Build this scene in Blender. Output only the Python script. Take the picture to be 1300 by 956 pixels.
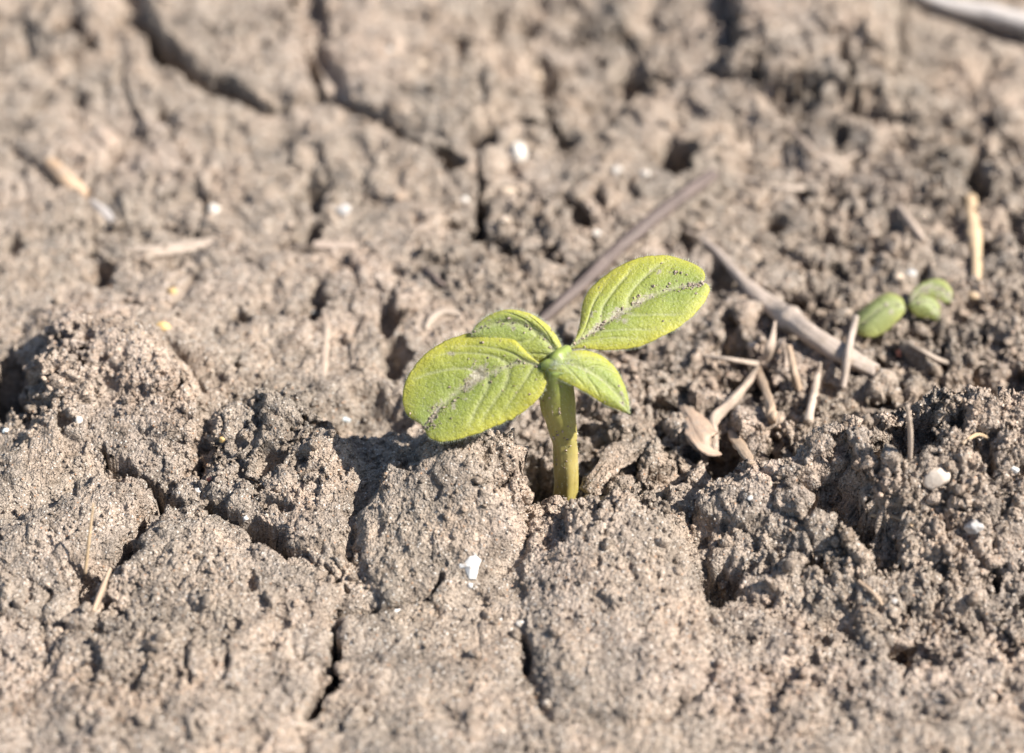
import bpy, math, random
import numpy as np
from mathutils import Vector

random.seed(7)
rng = np.random.default_rng(7)
F = np.float32
for o in list(bpy.data.objects):
    bpy.data.objects.remove(o, do_unlink=True)
sc = bpy.context.scene
col = sc.collection
MM = 0.001

# ------------------------------------------------------------------ camera
PITCH = math.radians(42.0)
DIST = 470.0                      # mm from the lens to the ground point on its axis
FPX = 1300 * 100 / 36.0           # focal length in photograph pixels
CU, CV = 650.0, 433.5             # principal point (the photograph above its caption strip)
CAM = np.array([0.0, -DIST * math.cos(PITCH), DIST * math.sin(PITCH)])
FWD = np.array([0.0, math.cos(PITCH), -math.sin(PITCH)])
UP = np.array([0.0, math.sin(PITCH), math.cos(PITCH)])
cd = bpy.data.cameras.new('camera')
cam = bpy.data.objects.new('camera', cd)
col.objects.link(cam)
cam.location = CAM * MM
cam.rotation_euler = (math.pi / 2 - PITCH, 0, 0)
cd.sensor_width = 36
cd.lens = 100
cd.shift_y = -(478.0 - CV) / 1300.0
cd.clip_start = 0.01
cd.clip_end = 200
cd.dof.use_dof = True
cd.dof.focus_distance = 0.439
cd.dof.aperture_fstop = 8.6
sc.camera = cam

# ------------------------------------------------------------------ sky, sun, exposure
SUN_EL = math.radians(46)
SUN_TO = np.array([0.975, -0.22, 0.0])
SUN_TO /= np.linalg.norm(SUN_TO)
sdir = SUN_TO * math.cos(SUN_EL) + np.array([0, 0, math.sin(SUN_EL)])
w = bpy.data.worlds.new('World')
sc.world = w
w.use_nodes = True
nt = w.node_tree
bg = nt.nodes['Background']
sky = nt.nodes.new('ShaderNodeTexSky')
sky.sky_type = 'NISHITA'
sky.sun_disc = False
sky.sun_elevation = SUN_EL
sky.sun_rotation = math.atan2(sdir[0], sdir[1])
nt.links.new(sky.outputs[0], bg.inputs[0])
bg.inputs[1].default_value = 0.075
sl = bpy.data.lights.new('sun', 'SUN')
sl.energy = 4.9
sl.angle = math.radians(0.53)
sl.color = (1.0, 0.955, 0.89)
so = bpy.data.objects.new('sun', sl)
col.objects.link(so)
so.rotation_euler = Vector(sdir).to_track_quat('Z', 'Y').to_euler()
sc.view_settings.view_transform = 'Standard'
sc.view_settings.look = 'None'
sc.view_settings.exposure = 1.02
sc.view_settings.gamma = 1.0

# ------------------------------------------------------------------ helpers: pixels, noise, meshes
def ray(u, v):
    d = np.array([1.0, 0, 0]) * (u - CU) + UP * (CV - v) + FWD * FPX
    return d / np.linalg.norm(d)

def at(u, v, z=0.0):
    d = ray(u, v)
    return CAM + d * ((z - CAM[2]) / d[2])

def onplane(u, v, p0, gx, gy):
    n = np.array([-gx, -gy, 1.0])
    d = ray(u, v)
    return CAM + d * (np.dot(p0 - CAM, n) / np.dot(d, n))

_perm = rng.permutation(256).astype(np.int32)
_perm = np.concatenate([_perm, _perm, _perm])
_g = rng.normal(size=(256, 3))
_g = (_g / np.linalg.norm(_g, axis=1)[:, None]).astype(F)
_rp = rng.random((256, 3)).astype(F)

def _h3(i, j, k):
    return _perm[_perm[_perm[i & 255] + (j & 255)] + (k & 255)]

def perlin(x, y, z, wl, seed=0):
    x = (x / wl + seed * 17.31).astype(F); y = (y / wl + seed * 5.77).astype(F); z = (z / wl + seed * 9.13).astype(F)
    xi = np.floor(x).astype(np.int32); yi = np.floor(y).astype(np.int32); zi = np.floor(z).astype(np.int32)
    fx, fy, fz = x - xi, y - yi, z - zi
    sx = fx * fx * fx * (fx * (fx * 6 - 15) + 10); sy = fy * fy * fy * (fy * (fy * 6 - 15) + 10); sz = fz * fz * fz * (fz * (fz * 6 - 15) + 10)
    out = 0
    for a in (0, 1):
        wx = sx if a else 1 - sx
        for b in (0, 1):
            wy = sy if b else 1 - sy
            for c in (0, 1):
                wz = sz if c else 1 - sz
                g = _g[_h3(xi + a, yi + b, zi + c)]
                out = out + wx * wy * wz * (g[..., 0] * (fx - a) + g[..., 1] * (fy - b) + g[..., 2] * (fz - c))
    return out * 1.6

def worley(x, y, z, cell, seed=0):
    x = (x / cell + seed * 3.7).astype(F); y = (y / cell + seed * 7.9).astype(F); z = (z / cell + seed * 1.3).astype(F)
    xi = np.floor(x - 0.5).astype(np.int32); yi = np.floor(y - 0.5).astype(np.int32); zi = np.floor(z - 0.5).astype(np.int32)
    f1 = np.full(x.shape, 9.0, F); f2 = f1.copy(); rid = f1 * 0; til = f1 * 0
    for a in (0, 1):
        for b in (0, 1):
            for c in (0, 1):
                hh = _h3(xi + a, yi + b, zi + c)
                r = _rp[hh]
                ex = xi + a + 0.12 + 0.76 * r[..., 0] - x; ey = yi + b + 0.12 + 0.76 * r[..., 1] - y; ez = zi + c + 0.12 + 0.76 * r[..., 2] - z
                d = ex * ex + ey * ey + ez * ez
                near_ = d < f1
                rid = np.where(near_, hh / F(255.0), rid)
                g = _g[(hh * 7 + 13) & 255]
                til = np.where(near_, g[..., 0] * ex + g[..., 1] * ey + g[..., 2] * ez, til)
                f2 = np.minimum(f2, np.maximum(f1, d))
                f1 = np.minimum(f1, d)
    return np.sqrt(f1), np.sqrt(f2), rid, til

def aggregate(x, y, z, cell, seed, dome, step, crease, cw=0.14, tilt=0.0):
    """crumbs packed side by side: domes, each at its own level, with narrow gaps between"""
    f1, f2, r, tl = worley(x, y, z, cell, seed)
    e = f2 - f1
    return cell * (dome * (0.5 - f1) + tilt * tl + step * (r - 0.5) * sstep(0.0, 0.25, e) - crease * np.exp(-(e / cw) ** 2))

def sstep(a, b, x):
    t = np.clip((x - a) / (b - a), 0, 1)
    return t * t * (3 - 2 * t)

def poly_sd(x, y, pts):                       # positive inside
    n = len(pts)
    d2 = np.full(x.shape, 1e9, F)
    ins = np.zeros(x.shape, bool)
    for i in range(n):
        ax, ay = pts[i]; bx, by = pts[(i + 1) % n]
        ex, ey = bx - ax, by - ay
        t = np.clip(((x - ax) * ex + (y - ay) * ey) / (ex * ex + ey * ey + 1e-9), 0, 1)
        d2 = np.minimum(d2, (x - ax - t * ex) ** 2 + (y - ay - t * ey) ** 2)
        c = (ay > y) != (by > y)
        if ey != 0:
            ins ^= c & (x < ex * (y - ay) / ey + ax)
    d = np.sqrt(d2)
    return np.where(ins, d, -d)

def line_d(x, y, pts):
    d2 = np.full(x.shape, 1e9, F)
    for i in range(len(pts) - 1):
        ax, ay = pts[i]; bx, by = pts[i + 1]
        ex, ey = bx - ax, by - ay
        t = np.clip(((x - ax) * ex + (y - ay) * ey) / (ex * ex + ey * ey + 1e-9), 0, 1)
        d2 = np.minimum(d2, (x - ax - t * ex) ** 2 + (y - ay - t * ey) ** 2)
    return np.sqrt(d2)

def fast_mesh(name, V, faces, smooth=True):
    """V in mm; faces a list of int arrays, each (M,3) or (M,4)"""
    me = bpy.data.meshes.new(name)
    V = np.asarray(V, F) * F(MM)
    me.vertices.add(len(V))
    me.vertices.foreach_set('co', V.ravel())
    faces = [np.asarray(f, np.int32) for f in faces if len(f)]
    loops = np.concatenate([f.ravel() for f in faces])
    tot = np.concatenate([np.full(len(f), f.shape[1], np.int32) for f in faces])
    start = np.concatenate([[0], np.cumsum(tot)[:-1]]).astype(np.int32)
    me.loops.add(len(loops))
    me.loops.foreach_set('vertex_index', loops)
    me.polygons.add(len(tot))
    me.polygons.foreach_set('loop_start', start)
    me.polygons.foreach_set('use_smooth', np.full(len(tot), smooth))
    me.update(calc_edges=True)
    me.validate()
    return me

def attr(me, name, vals):
    a = me.attributes.new(name, 'FLOAT', 'POINT')
    a.data.foreach_set('value', np.asarray(vals, F))

def link(name, me, mat, parent=None, origin=None):
    """origin in mm: the mesh is stored relative to it"""
    o = bpy.data.objects.new(name, me)
    col.objects.link(o)
    me.materials.append(mat)
    if origin is not None:
        n = len(me.vertices)
        c = np.empty(n * 3, F)
        me.vertices.foreach_get('co', c)
        c = c.reshape(-1, 3) - (np.asarray(origin) * MM).astype(F)
        me.vertices.foreach_set('co', c.ravel())
        me.update()
        if parent is None:
            o.location = np.asarray(origin) * MM
    if parent is not None:
        o.parent = parent
    return o

def tag(o, label, cat=None, group=None, kind=None):
    if label: o['label'] = label
    if cat: o['category'] = cat
    if group: o['group'] = group
    if kind: o['kind'] = kind
    return o

# ------------------------------------------------------------------ materials
class NB:
    def __init__(s, name):
        s.m = bpy.data.materials.new(name); s.m.use_nodes = True
        s.t = s.m.node_tree; s.N = s.t.nodes
        s.b = s.N['Principled BSDF']; s.out = s.N['Material Output']
    def n(s, typ, **kw):
        x = s.N.new('ShaderNode' + typ)
        for k, v in kw.items(): setattr(x, k, v)
        return x
    def l(s, a, b): s.t.links.new(a, b)
    def pos(s, scale):
        g = s.n('NewGeometry'); m = s.n('VectorMath', operation='SCALE'); m.inputs['Scale'].default_value = scale
        s.l(g.outputs['Position'], m.inputs[0]); return m.outputs[0]
    def noise(s, vec, scale, detail=3, rough=0.55):
        x = s.n('TexNoise'); x.inputs['Scale'].default_value = scale; x.inputs['Detail'].default_value = detail; x.inputs['Roughness'].default_value = rough
        s.l(vec, x.inputs['Vector']); return x.outputs[0]
    def ramp(s, val, stops, interp='LINEAR'):
        r = s.n('ValToRGB'); r.color_ramp.interpolation = interp
        e = r.color_ramp.elements
        while len(e) < len(stops): e.new(0.5)
        for el, (p, c) in zip(e, stops):
            el.position = p; el.color = (c[0], c[1], c[2], 1)
        s.l(val, r.inputs[0]); return r.outputs[0]
    def mix(s, f, a, b, mode='MIX'):
        x = s.n('Mix', data_type='RGBA', blend_type=mode)
        for src, i in ((f, 0), (a, 6), (b, 7)):
            if hasattr(src, 'links'): s.l(src, x.inputs[i])
            else: x.inputs[i].default_value = src if i == 0 else (src[0], src[1], src[2], 1)
        return x.outputs[2]
    def math(s, op, a, b=0.0):
        x = s.n('Math', operation=op)
        for src, i in ((a, 0), (b, 1)):
            if hasattr(src, 'links'): s.l(src, x.inputs[i])
            else: x.inputs[i].default_value = src
        return x.outputs[0]
    def bump(s, h, dist, strength=1.0, prev=None):
        x = s.n('Bump'); x.inputs['Distance'].default_value = dist; x.inputs['Strength'].default_value = strength
        s.l(h, x.inputs['Height'])
        if prev: s.l(prev, x.inputs['Normal'])
        return x.outputs[0]

def soil_material(name, tint_attr=False):
    b = NB(name)
    p = b.pos(1000.0)                                   # millimetres
    big = b.noise(p, 0.035, 3)
    mid = b.noise(p, 0.22, 4, 0.6)
    fine = b.noise(p, 1.3, 4, 0.7)
    c = b.ramp(big, [(0.32, (0.345, 0.284, 0.226)), (0.52, (0.403, 0.327, 0.262)), (0.7, (0.452, 0.362, 0.295))])
    c2 = b.ramp(mid, [(0.3, (0.62, 0.60, 0.58)), (0.5, (1, 1, 1)), (0.70, (1.2, 1.17, 1.14))])
    pat = b.noise(p, 0.085, 4, 0.6)
    c = b.mix(1.0, c, b.ramp(pat, [(0.36, (0.80, 0.82, 0.84)), (0.5, (1.0, 1.0, 1.0)), (0.62, (1.09, 1.05, 1.02))]), 'MULTIPLY')
    c = b.mix(1.0, c, c2, 'MULTIPLY')
    c3 = b.ramp(fine, [(0.30, (0.55, 0.53, 0.50)), (0.5, (1.0, 1.0, 1.0)), (0.72, (1.35, 1.35, 1.35))])
    c = b.mix(0.8, c, c3, 'MULTIPLY')
    v = b.n('TexVoronoi'); v.inputs['Scale'].default_value = 2.6; b.l(p, v.inputs['Vector'])
    sep = b.n('SeparateColor'); b.l(v.outputs['Color'], sep.inputs[0])
    core = b.math('LESS_THAN', v.outputs['Distance'], 0.42)
    grain = b.ramp(sep.outputs[0], [(0.0, (0.72, 0.68, 0.62)), (0.055, (0.45, 0.24, 0.13)), (0.075, (0.62, 0.56, 0.48)), (0.14, (0.12, 0.10, 0.09)), (0.19, (0.5, 0.43, 0.36)), (0.24, (0, 0, 0))], 'CONSTANT')
    isg = b.math('MULTIPLY', core, b.math('LESS_THAN', sep.outputs[0], 0.24))
    c = b.mix(b.math('MULTIPLY', isg, 0.8), c, grain)
    if tint_attr:
        a = b.n('Attribute', attribute_name='tint')
        tc = b.ramp(a.outputs['Fac'], [(0.0, (0.72, 0.70, 0.68)), (0.5, (1.0, 0.98, 0.96)), (0.9, (1.22, 1.2, 1.18)), (1.0, (1.6, 1.58, 1.55))])
        c = b.mix(1.0, c, tc, 'MULTIPLY')
    b.l(c, b.b.inputs['Base Color'])
    b.b.inputs['Roughness'].default_value = 0.88
    b.b.inputs['Specular IOR Level'].default_value = 0.22
    rr = b.ramp(sep.outputs[1], [(0.0, (0.45, 0.45, 0.45)), (0.1, (0.9, 0.9, 0.9))], 'CONSTANT'); b.l(rr, b.b.inputs['Roughness'])
    v2 = b.n('TexVoronoi'); v2.inputs['Scale'].default_value = 1.9; b.l(p, v2.inputs['Vector'])
    n1 = b.bump(fine, 0.0007, 1.0)
    n2 = b.bump(b.math('SUBTRACT', 1.0, v2.outputs['Distance']), 0.00030, 1.0, n1)
    n3 = b.bump(b.math('SUBTRACT', 1.0, v.outputs['Distance']), 0.00030, 1.0, n2)
    b.l(n3, b.b.inputs['Normal'])
    return b.m

M_SOIL = soil_material('dry clay soil')
M_CRUMB = soil_material('dry clay crumbs', True)

def plain(name, base, var=0.25, scale=0.8, rough=0.75, stretch=None, bump=0.0001, spots=None):
    b = NB(name)
    tc = b.n('TexCoord')
    mp = b.n('Mapping'); b.l(tc.outputs['Object'], mp.inputs[0])
    mp.inputs['Scale'].default_value = (1000, 1000, 1000) if stretch is None else tuple(1000 * s for s in stretch)
    n = b.noise(mp.outputs[0], scale, 4, 0.65)
    lo = tuple(x * (1 - var) for x in base); hi = tuple(min(0.95, x * (1 + var)) for x in base)
    c = b.ramp(n, [(0.3, lo), (0.7, hi)])
    if spots:
        n2 = b.noise(b.pos(1000), 1.1, 4, 0.7)
        c = b.mix(b.ramp(n2, [(spots[0] - 0.09, (0, 0, 0)), (spots[0] + 0.03, (0.8, 0.8, 0.8))]), c, spots[1])
    b.l(c, b.b.inputs['Base Color'])
    b.b.inputs['Roughness'].default_value = rough
    b.l(b.bump(n, bump, 1.0), b.b.inputs['Normal'])
    return b.m

SOILC = (0.34, 0.27, 0.21)
def stick_mat(name, base, var=0.3, spots=0.60):
    b = NB(name)
    l_ = b.n('Attribute', attribute_name='along'); r_ = b.n('Attribute', attribute_name='around')
    cb = b.n('CombineXYZ')
    b.l(b.math('MULTIPLY', l_.outputs['Fac'], 0.12), cb.inputs[0]); b.l(b.math('MULTIPLY', r_.outputs['Fac'], 2.6), cb.inputs[1])
    n = b.noise(cb.outputs[0], 1.6, 5, 0.7)
    c = b.ramp(n, [(0.28, tuple(x * (1 - var) for x in base)), (0.5, base), (0.75, tuple(min(.9, x * (1 + var)) for x in base))])
    n2 = b.noise(b.pos(1000), 0.55, 5, 0.7)
    f = b.ramp(n2, [(spots - 0.05, (0, 0, 0)), (spots + 0.05, (0.8, 0.8, 0.8))])
    c = b.mix(f, c, SOILC)
    b.l(c, b.b.inputs['Base Color'])
    b.b.inputs['Roughness'].default_value = 0.62
    b.l(b.bump(n, 0.00018, 1.0), b.b.inputs['Normal'])
    return b.m

M_TWIG = stick_mat('weathered brown twig', (0.125, 0.092, 0.078), 0.6, 0.66)
M_STALK = stick_mat('bleached stalk', (0.42, 0.34, 0.28), 0.35, 0.54)
M_GREYWOOD = stick_mat('silvery weathered stick', (0.44, 0.395, 0.36), 0.3, 0.62)
M_STRAW = stick_mat('golden straw', (0.53, 0.38, 0.23), 0.3, 0.60)
M_PALE = stick_mat('pale straw', (0.47, 0.375, 0.295), 0.35, 0.53)
M_PINK = stick_mat('pinkish pale straw', (0.44, 0.34, 0.27), 0.3, 0.52)
M_OCHRE_ST = stick_mat('orange brown straw', (0.44, 0.30, 0.19), 0.3, 0.56)
M_ROOT = stick_mat('thin brown rootlet', (0.40, 0.29, 0.20), 0.25, 0.62)
M_DARKROOT = stick_mat('dark fine rootlet', (0.07, 0.055, 0.05), 0.25, 0.7)
M_BARK = stick_mat('pale papery dry leaf sheath', (0.42, 0.325, 0.25), 0.35, 0.50)

M_SHEATH = stick_mat('brown papery sheath', (0.40, 0.285, 0.205), 0.35, 0.56)
M_CRUST = stick_mat('soil crusted wood', (0.40, 0.32, 0.25), 0.4, 0.46)

def leaf_mat(name, green, yellow, vein, dust=0.5):
    b = NB(name)
    av = b.n('Attribute', attribute_name='vein'); ae = b.n('Attribute', attribute_name='margin'); ad = b.n('Attribute', attribute_name='dust')
    p = b.pos(1000.0)
    n = b.noise(p, 0.16, 3); nf = b.noise(p, 2.2, 4, 0.7); nd = b.noise(p, 1.1, 5, 0.75)
    f = b.math('ADD', ae.outputs['Fac'], b.math('MULTIPLY', b.math('SUBTRACT', n, 0.5), 0.9))
    c = b.ramp(f, [(0.05, green), (0.6, tuple((a + q) / 2 for a, q in zip(green, yellow))), (0.95, yellow)])
    c = b.mix(1.0, c, b.ramp(nf, [(0.3, (0.86, 0.87, 0.8)), (0.7, (1.12, 1.12, 1.1))]), 'MULTIPLY')
    wn = b.n('VectorMath', operation='ADD'); nn = b.n('TexNoise'); nn.inputs['Scale'].default_value = 0.7; b.l(p, nn.inputs['Vector']); b.l(p, wn.inputs[0]); b.l(nn.outputs['Color'], wn.inputs[1])
    net = b.n('TexVoronoi', feature='DISTANCE_TO_EDGE'); net.inputs['Scale'].default_value = 0.62; b.l(wn.outputs[0], net.inputs['Vector'])
    nete = b.ramp(net.outputs['Distance'], [(0.0, (1, 1, 1)), (0.075, (0, 0, 0))])
    c = b.mix(b.math('MULTIPLY', nete, 0.16), c, vein)
    c = b.mix(b.math('MULTIPLY', av.outputs['Fac'], 0.8), c, vein)
    du = b.math('ADD', ad.outputs['Fac'], b.math('MULTIPLY', b.math('SUBTRACT', nd, 0.5), 1.7))
    fl = b.noise(p, 3.6, 2, 0.6)
    c = b.mix(b.ramp(fl, [(0.60, (0, 0, 0)), (0.68, (0.55, 0.55, 0.55))]), c, (0.56, 0.55, 0.36))
    df = b.ramp(du, [(0.38, (0, 0, 0)), (0.60, (0.85, 0.85, 0.85))])
    dc = b.ramp(b.noise(p, 2.4, 3, 0.7), [(0.33, (0.26, 0.20, 0.15)), (0.48, (0.45, 0.39, 0.31)), (0.66, (0.60, 0.55, 0.46))])
    c = b.mix(df, c, dc)
    b.l(c, b.b.inputs['Base Color'])
    b.b.inputs['Roughness'].default_value = 0.42
    b.b.inputs['Specular IOR Level'].default_value = 0.4
    nb = b.bump(nf, 0.00016, 0.9)
    nb = b.bump(b.math('MINIMUM', net.outputs['Distance'], 0.25), 0.00022, 0.7, nb)
    vor = b.n('TexVoronoi'); vor.inputs['Scale'].default_value = 2.8; b.l(p, vor.inputs['Vector'])
    nb = b.bump(vor.outputs['Distance'], 0.00006, 1.0, nb)
    b.l(nb, b.b.inputs['Normal'])
    tr = b.n('BsdfTranslucent'); b.l(b.mix(1.0, c, (1.0, 0.95, 0.45), 'MULTIPLY'), tr.inputs[0]); b.l(nb, tr.inputs[1])
    ms = b.n('MixShader'); ms.inputs[0].default_value = 0.40
    b.l(b.b.outputs[0], ms.inputs[1]); b.l(tr.outputs[0], ms.inputs[2]); b.l(ms.outputs[0], b.out.inputs[0])
    return b.m

M_COTY = leaf_mat('cotyledon green', (0.30, 0.36, 0.085), (0.55, 0.52, 0.085), (0.53, 0.54, 0.30))
M_LEAF = leaf_mat('young leaf yellow green', (0.33, 0.395, 0.11), (0.55, 0.53, 0.085), (0.5, 0.52, 0.24))
M_SPROUT = leaf_mat('sprout pale green', (0.34, 0.39, 0.17), (0.50, 0.51, 0.17), (0.44, 0.46, 0.24))

def stem_mat():
    b = NB('seedling stem')
    a = b.n('Attribute', attribute_name='along')
    p = b.pos(1000.0)
    n = b.noise(p, 0.5, 4); nd = b.noise(p, 0.9, 5, 0.75)
    c = b.ramp(b.math('ADD', a.outputs['Fac'], b.math('MULTIPLY', b.math('SUBTRACT', n, .5), .12)),
               [(0.0, (0.36, 0.30, 0.07)), (0.45, (0.42, 0.34, 0.12)), (0.72, (0.34, 0.30, 0.085)), (1.0, (0.22, 0.27, 0.06))])
    df = b.ramp(nd, [(0.60, (0, 0, 0)), (0.72, (0.8, 0.8, 0.8))])
    c = b.mix(df, c, (0.38, 0.30, 0.23))
    b.l(c, b.b.inputs['Base Color'])
    b.b.inputs['Roughness'].default_value = 0.42
    b.b.inputs['Subsurface Weight'].default_value = 0.35
    b.b.inputs['Subsurface Radius'].default_value = (1.0, 0.9, 0.3)
    b.b.inputs['Subsurface Scale'].default_value = 0.0012
    b.l(b.bump(nd, 0.00012, 0.8), b.b.inputs['Normal'])
    return b.m
M_STEM = stem_mat()

def hair_mat():
    b = NB('pale plant hairs')
    b.b.inputs['Base Color'].default_value = (0.62, 0.66, 0.50, 1)
    b.b.inputs['Roughness'].default_value = 0.4
    tr = b.n('BsdfTranslucent'); tr.inputs[0].default_value = (0.7, 0.75, 0.5, 1)
    ms = b.n('MixShader'); ms.inputs[0].default_value = 0.4
    b.l(b.b.outputs[0], ms.inputs[1]); b.l(tr.outputs[0], ms.inputs[2]); b.l(ms.outputs[0], b.out.inputs[0])
    return b.m
M_HAIR = hair_mat()

# ------------------------------------------------------------------ the ground: layout read from the photograph
# clods: outline as (pixel u, pixel v, height in mm of that edge); edge width; further height points
CLODS = [
 dict(name='leaf', edge=1.7, base=-1.0, pts=[(505,560,9),(580,548,11.5),(650,546,11.5),(666,585,10),(668,640,7.5),(655,690,4.5),(610,745,2),(545,770,1.5),(490,770,1.5),(458,705,3),(455,645,5),(478,592,8)],
      label='tall sandy soil clod directly under the biggest seedling leaf'),
 dict(name='right', edge=3.0, base=0, pts=[(866,618,4),(900,588,8.5),(960,564,12),(1050,527,15),(1140,496,17.5),(1195,468,20.5),(1225,476,20),(1300,482,18.5),(1420,488,18),(1440,660,9),(1430,770,3),(1300,775,2.5),(1150,785,2),(1010,772,2),(930,750,1.5),(893,700,2)],
      label='large crumbly soil clod holding the angular cream stone'),
 dict(name='front', edge=2.2, base=-1.0, pts=[(676,652,4.5),(712,642,6.0),(760,626,7.5),(800,616,8),(850,622,7.5),(874,652,5.5),(880,720,3.5),(905,770,2),(890,860,0.5),(820,905,0.5),(705,905,0.5),(665,840,0.5),(655,765,1),(664,705,2.5)],
      label='rounded grey soil clod right in front of the seedling stem'),
 dict(name='mound', edge=3.0, base=-1.0, pts=[(55,412,8.5),(85,396,9),(140,388,9.5),(205,408,8.5),(250,470,7),(262,525,5.5),(243,582,3.5),(170,592,3.5),(120,592,3.5),(62,625,3),(12,655,2),(-60,660,2),(-60,600,2),(18,565,3.5),(38,520,5),(34,455,7.5)],
      label='rounded soil mound bearing a small white stone, dark hollow beside it'),
 dict(name='lump', edge=2.2, base=-1.0, pts=[(270,522,5.5),(320,496,7.5),(395,500,7.5),(430,542,6),(466,600,4),(455,650,3),(440,722,2),(418,722,2),(345,676,2.5),(280,636,3),(252,622,3),(250,585,3.5)],
      label='pitted soil lump with an orange grain beside the leaf shadow'),
 dict(name='slab', edge=2.0, base=-1.0, pts=[(152,704,2),(200,655,3),(245,648,3),(330,684,2.5),(398,724,2),(428,748,2),(424,800,1.2),(402,870,0.5),(380,980,0.5),(90,980,0.5),(60,860,0.5),(95,770,1)],
      label='broad sandy soil slab between the long crack and the short dark crack'),
 dict(name='ledge', edge=2.0, base=-1.0, pts=[(-80,680,2),(0,662,2.5),(60,640,3),(122,602,4),(172,614,4),(193,638,3.5),(152,684,2.2),(118,745,1),(60,810,0.5),(-80,840,0.5)],
      label='smooth sandy soil ledge with the upright straw fibre'),
 dict(name='back', edge=2.5, base=-1.5, pts=[(196,34,4),(245,84,4),(300,112,4),(398,118,4),(392,60,4),(365,-60,4),(150,-60,4)],
      label='flat soil block behind the long curved crack'),
 dict(name='back2', edge=2.5, base=-1.5, pts=[(440,132,4),(500,150,4.5),(560,165,4.5),(600,150,5),(640,118,5),(632,60,4.5),(590,-60,4),(395,-60,4),(412,60,4)],
      label='pale broad soil block next to the branching crack'),
 dict(name='back3', edge=2.5, base=-1.5, pts=[(928,30,5),(932,88,5.5),(1000,116,6),(1090,122,6),(1134,92,6),(1150,-60,5),(930,-60,5)],
      label='knobbly soil block overhanging a straight dark crack'),
]
CRACKS = [  # points, half width mm, depth mm
 ([(165,25),(200,58),(225,85),(245,108),(285,122),(330,138),(375,137),(405,128),(440,142)], 1.9, 14),
 ([(408,128),(402,95),(385,55),(368,0),(360,-30)], 0.55, 3),
 ([(440,142),(500,170),(545,190),(575,208)], 1.2, 9),
 ([(600,178),(622,170),(648,152),(700,150),(728,168)], 1.6, 12),
 ([(605,205),(612,245),(618,282)], 0.9, 6), ([(618,282),(598,305)], 0.8, 6), ([(618,282),(640,308),(650,320)], 1.0, 6),
 ([(850,92),(900,98),(950,112),(1000,128)], 1.2, 9), ([(1000,128),(1050,133),(1090,142),(1130,152)], 2.0, 13),
 ([(930,0),(932,40),(930,85)], 0.8, 6),
 ([(1060,60),(1070,100),(1080,125)], 0.6, 4),
 ([(140,583),(150,594),(172,604),(190,622),(208,638),(232,640),(248,634),(275,650),(322,666),(345,690),(392,706),(425,730),(442,748)], 0.85, 8),
 ([(208,638),(180,664),(150,690)], 0.8, 5),
 ([(432,788),(418,828),(405,875),(395,900)], 0.9, 8),
 ([(430,775),(470,778),(500,768),(535,762),(566,738)], 0.4, 3.5),
 ([(218,528),(240,500)], 0.4, 3),
 ([(85,470),(98,490),(104,505)], 0.5, 3.5),
 ([(662,800),(668,840)], 0.4, 3),
 ([(1255,690),(1262,760)], 0.7, 5),
 ([(1178,630),(1182,650)], 0.6, 4), ([(1000,715),(1080,745),(1150,742)], 0.5, 3),
 ([(600,660),(640,655),(665,640)], 0.6, 4),
]
PITS = [  # u, v, radius x mm, radius y mm, depth mm
 (855,185,4.0,5.5,12),(85,30,3.4,4.5,6),(110,50,2.4,3,5),(500,440,2.6,5,5),(470,520,7,8,4),(735,262,2.6,4,5),(930,425,3.6,5,6),(1005,372,3,4,5),(960,470,3,5,6),
 (925,570,3.4,6,6),(985,560,3,4,5),(1240,215,2.6,8,5),(10,485,3.4,9,8),(395,235,2.4,6,4),(1118,312,2.8,3,5),(686,604,4.8,8,8),(745,625,3.8,5,6),(670,570,3,5,4),
 (125,335,2.2,3.5,4),(300,460,1.2,2.4,4),(165,380,1.6,2,3),(1052,632,5.0,4.6,9,8),(1140,568,4.2,4.2,9,13),(1165,560,4.0,3.6,7,13),(1215,555,2.2,3.0,5,14),(1250,590,2,3,4,13),(920,735,3.4,3.5,5),(1125,715,3,4,4),(1150,820,3,3,4),(1090,668,3,3.4,6,7),
 (698,690,3.0,3.4,1.8),(15,300,2,3,3),(260,590,2.4,2.6,3.5),(318,530,2.2,2.6,3.5),(340,605,2.2,2.6,3.5),(160,700,3,2.4,3),(105,740,1.2,3,3),(115,755,1.4,2,3),
 (800,85,2.6,6,5),(690,85,3,6,5),(670,25,2.4,4,4),(590,80,1.6,3,3),(760,60,1.4,4,3),(210,140,1.2,2.6,3),(205,170,1,2,2.5),(95,125,1.4,2.6,3),(1280,470,4,5,6),(985,270,2,2.5,3),(1065,170,2,2.4,4),(1100,240,2,4,4),
 (390,285,2.2,4,4),(400,370,2.2,4.5,4),(305,395,1.2,2,3),(490,390,2.2,5,4),(1250,560,2,3,3),(875,290,1.6,4,3),(905,340,1.8,4,4),
]
# u, v, radius mm, strength of crumbliness
CRUMBLY = [(1100,480,26,1.0),(1250,430,24,.8),(950,430,22,.7),(1150,600,30,.25),(1000,640,22,.25),(1080,300,26,.5),(1240,200,24,.55),(720,80,26,.5),(60,500,14,.9),(350,560,14,.6),(780,500,20,.8),(840,560,14,.7),(680,600,8,.9),(1050,120,20,.6),(900,60,20,.5),(520,300,24,.2),(1200,800,24,.25),(60,740,16,.3),(330,60,14,.5),(700,260,20,.6)]

def axis(lo, hi, step, far=30000.0, grow=1.13):
    core = np.arange(lo, hi + step * 0.5, step)
    ext = []; s = step; p = 0.0
    while p < far:
        s *= grow; p += s; ext.append(p)
    ext = np.array(ext)
    return np.concatenate([lo - ext[::-1], core, core[-1] + ext])

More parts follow.
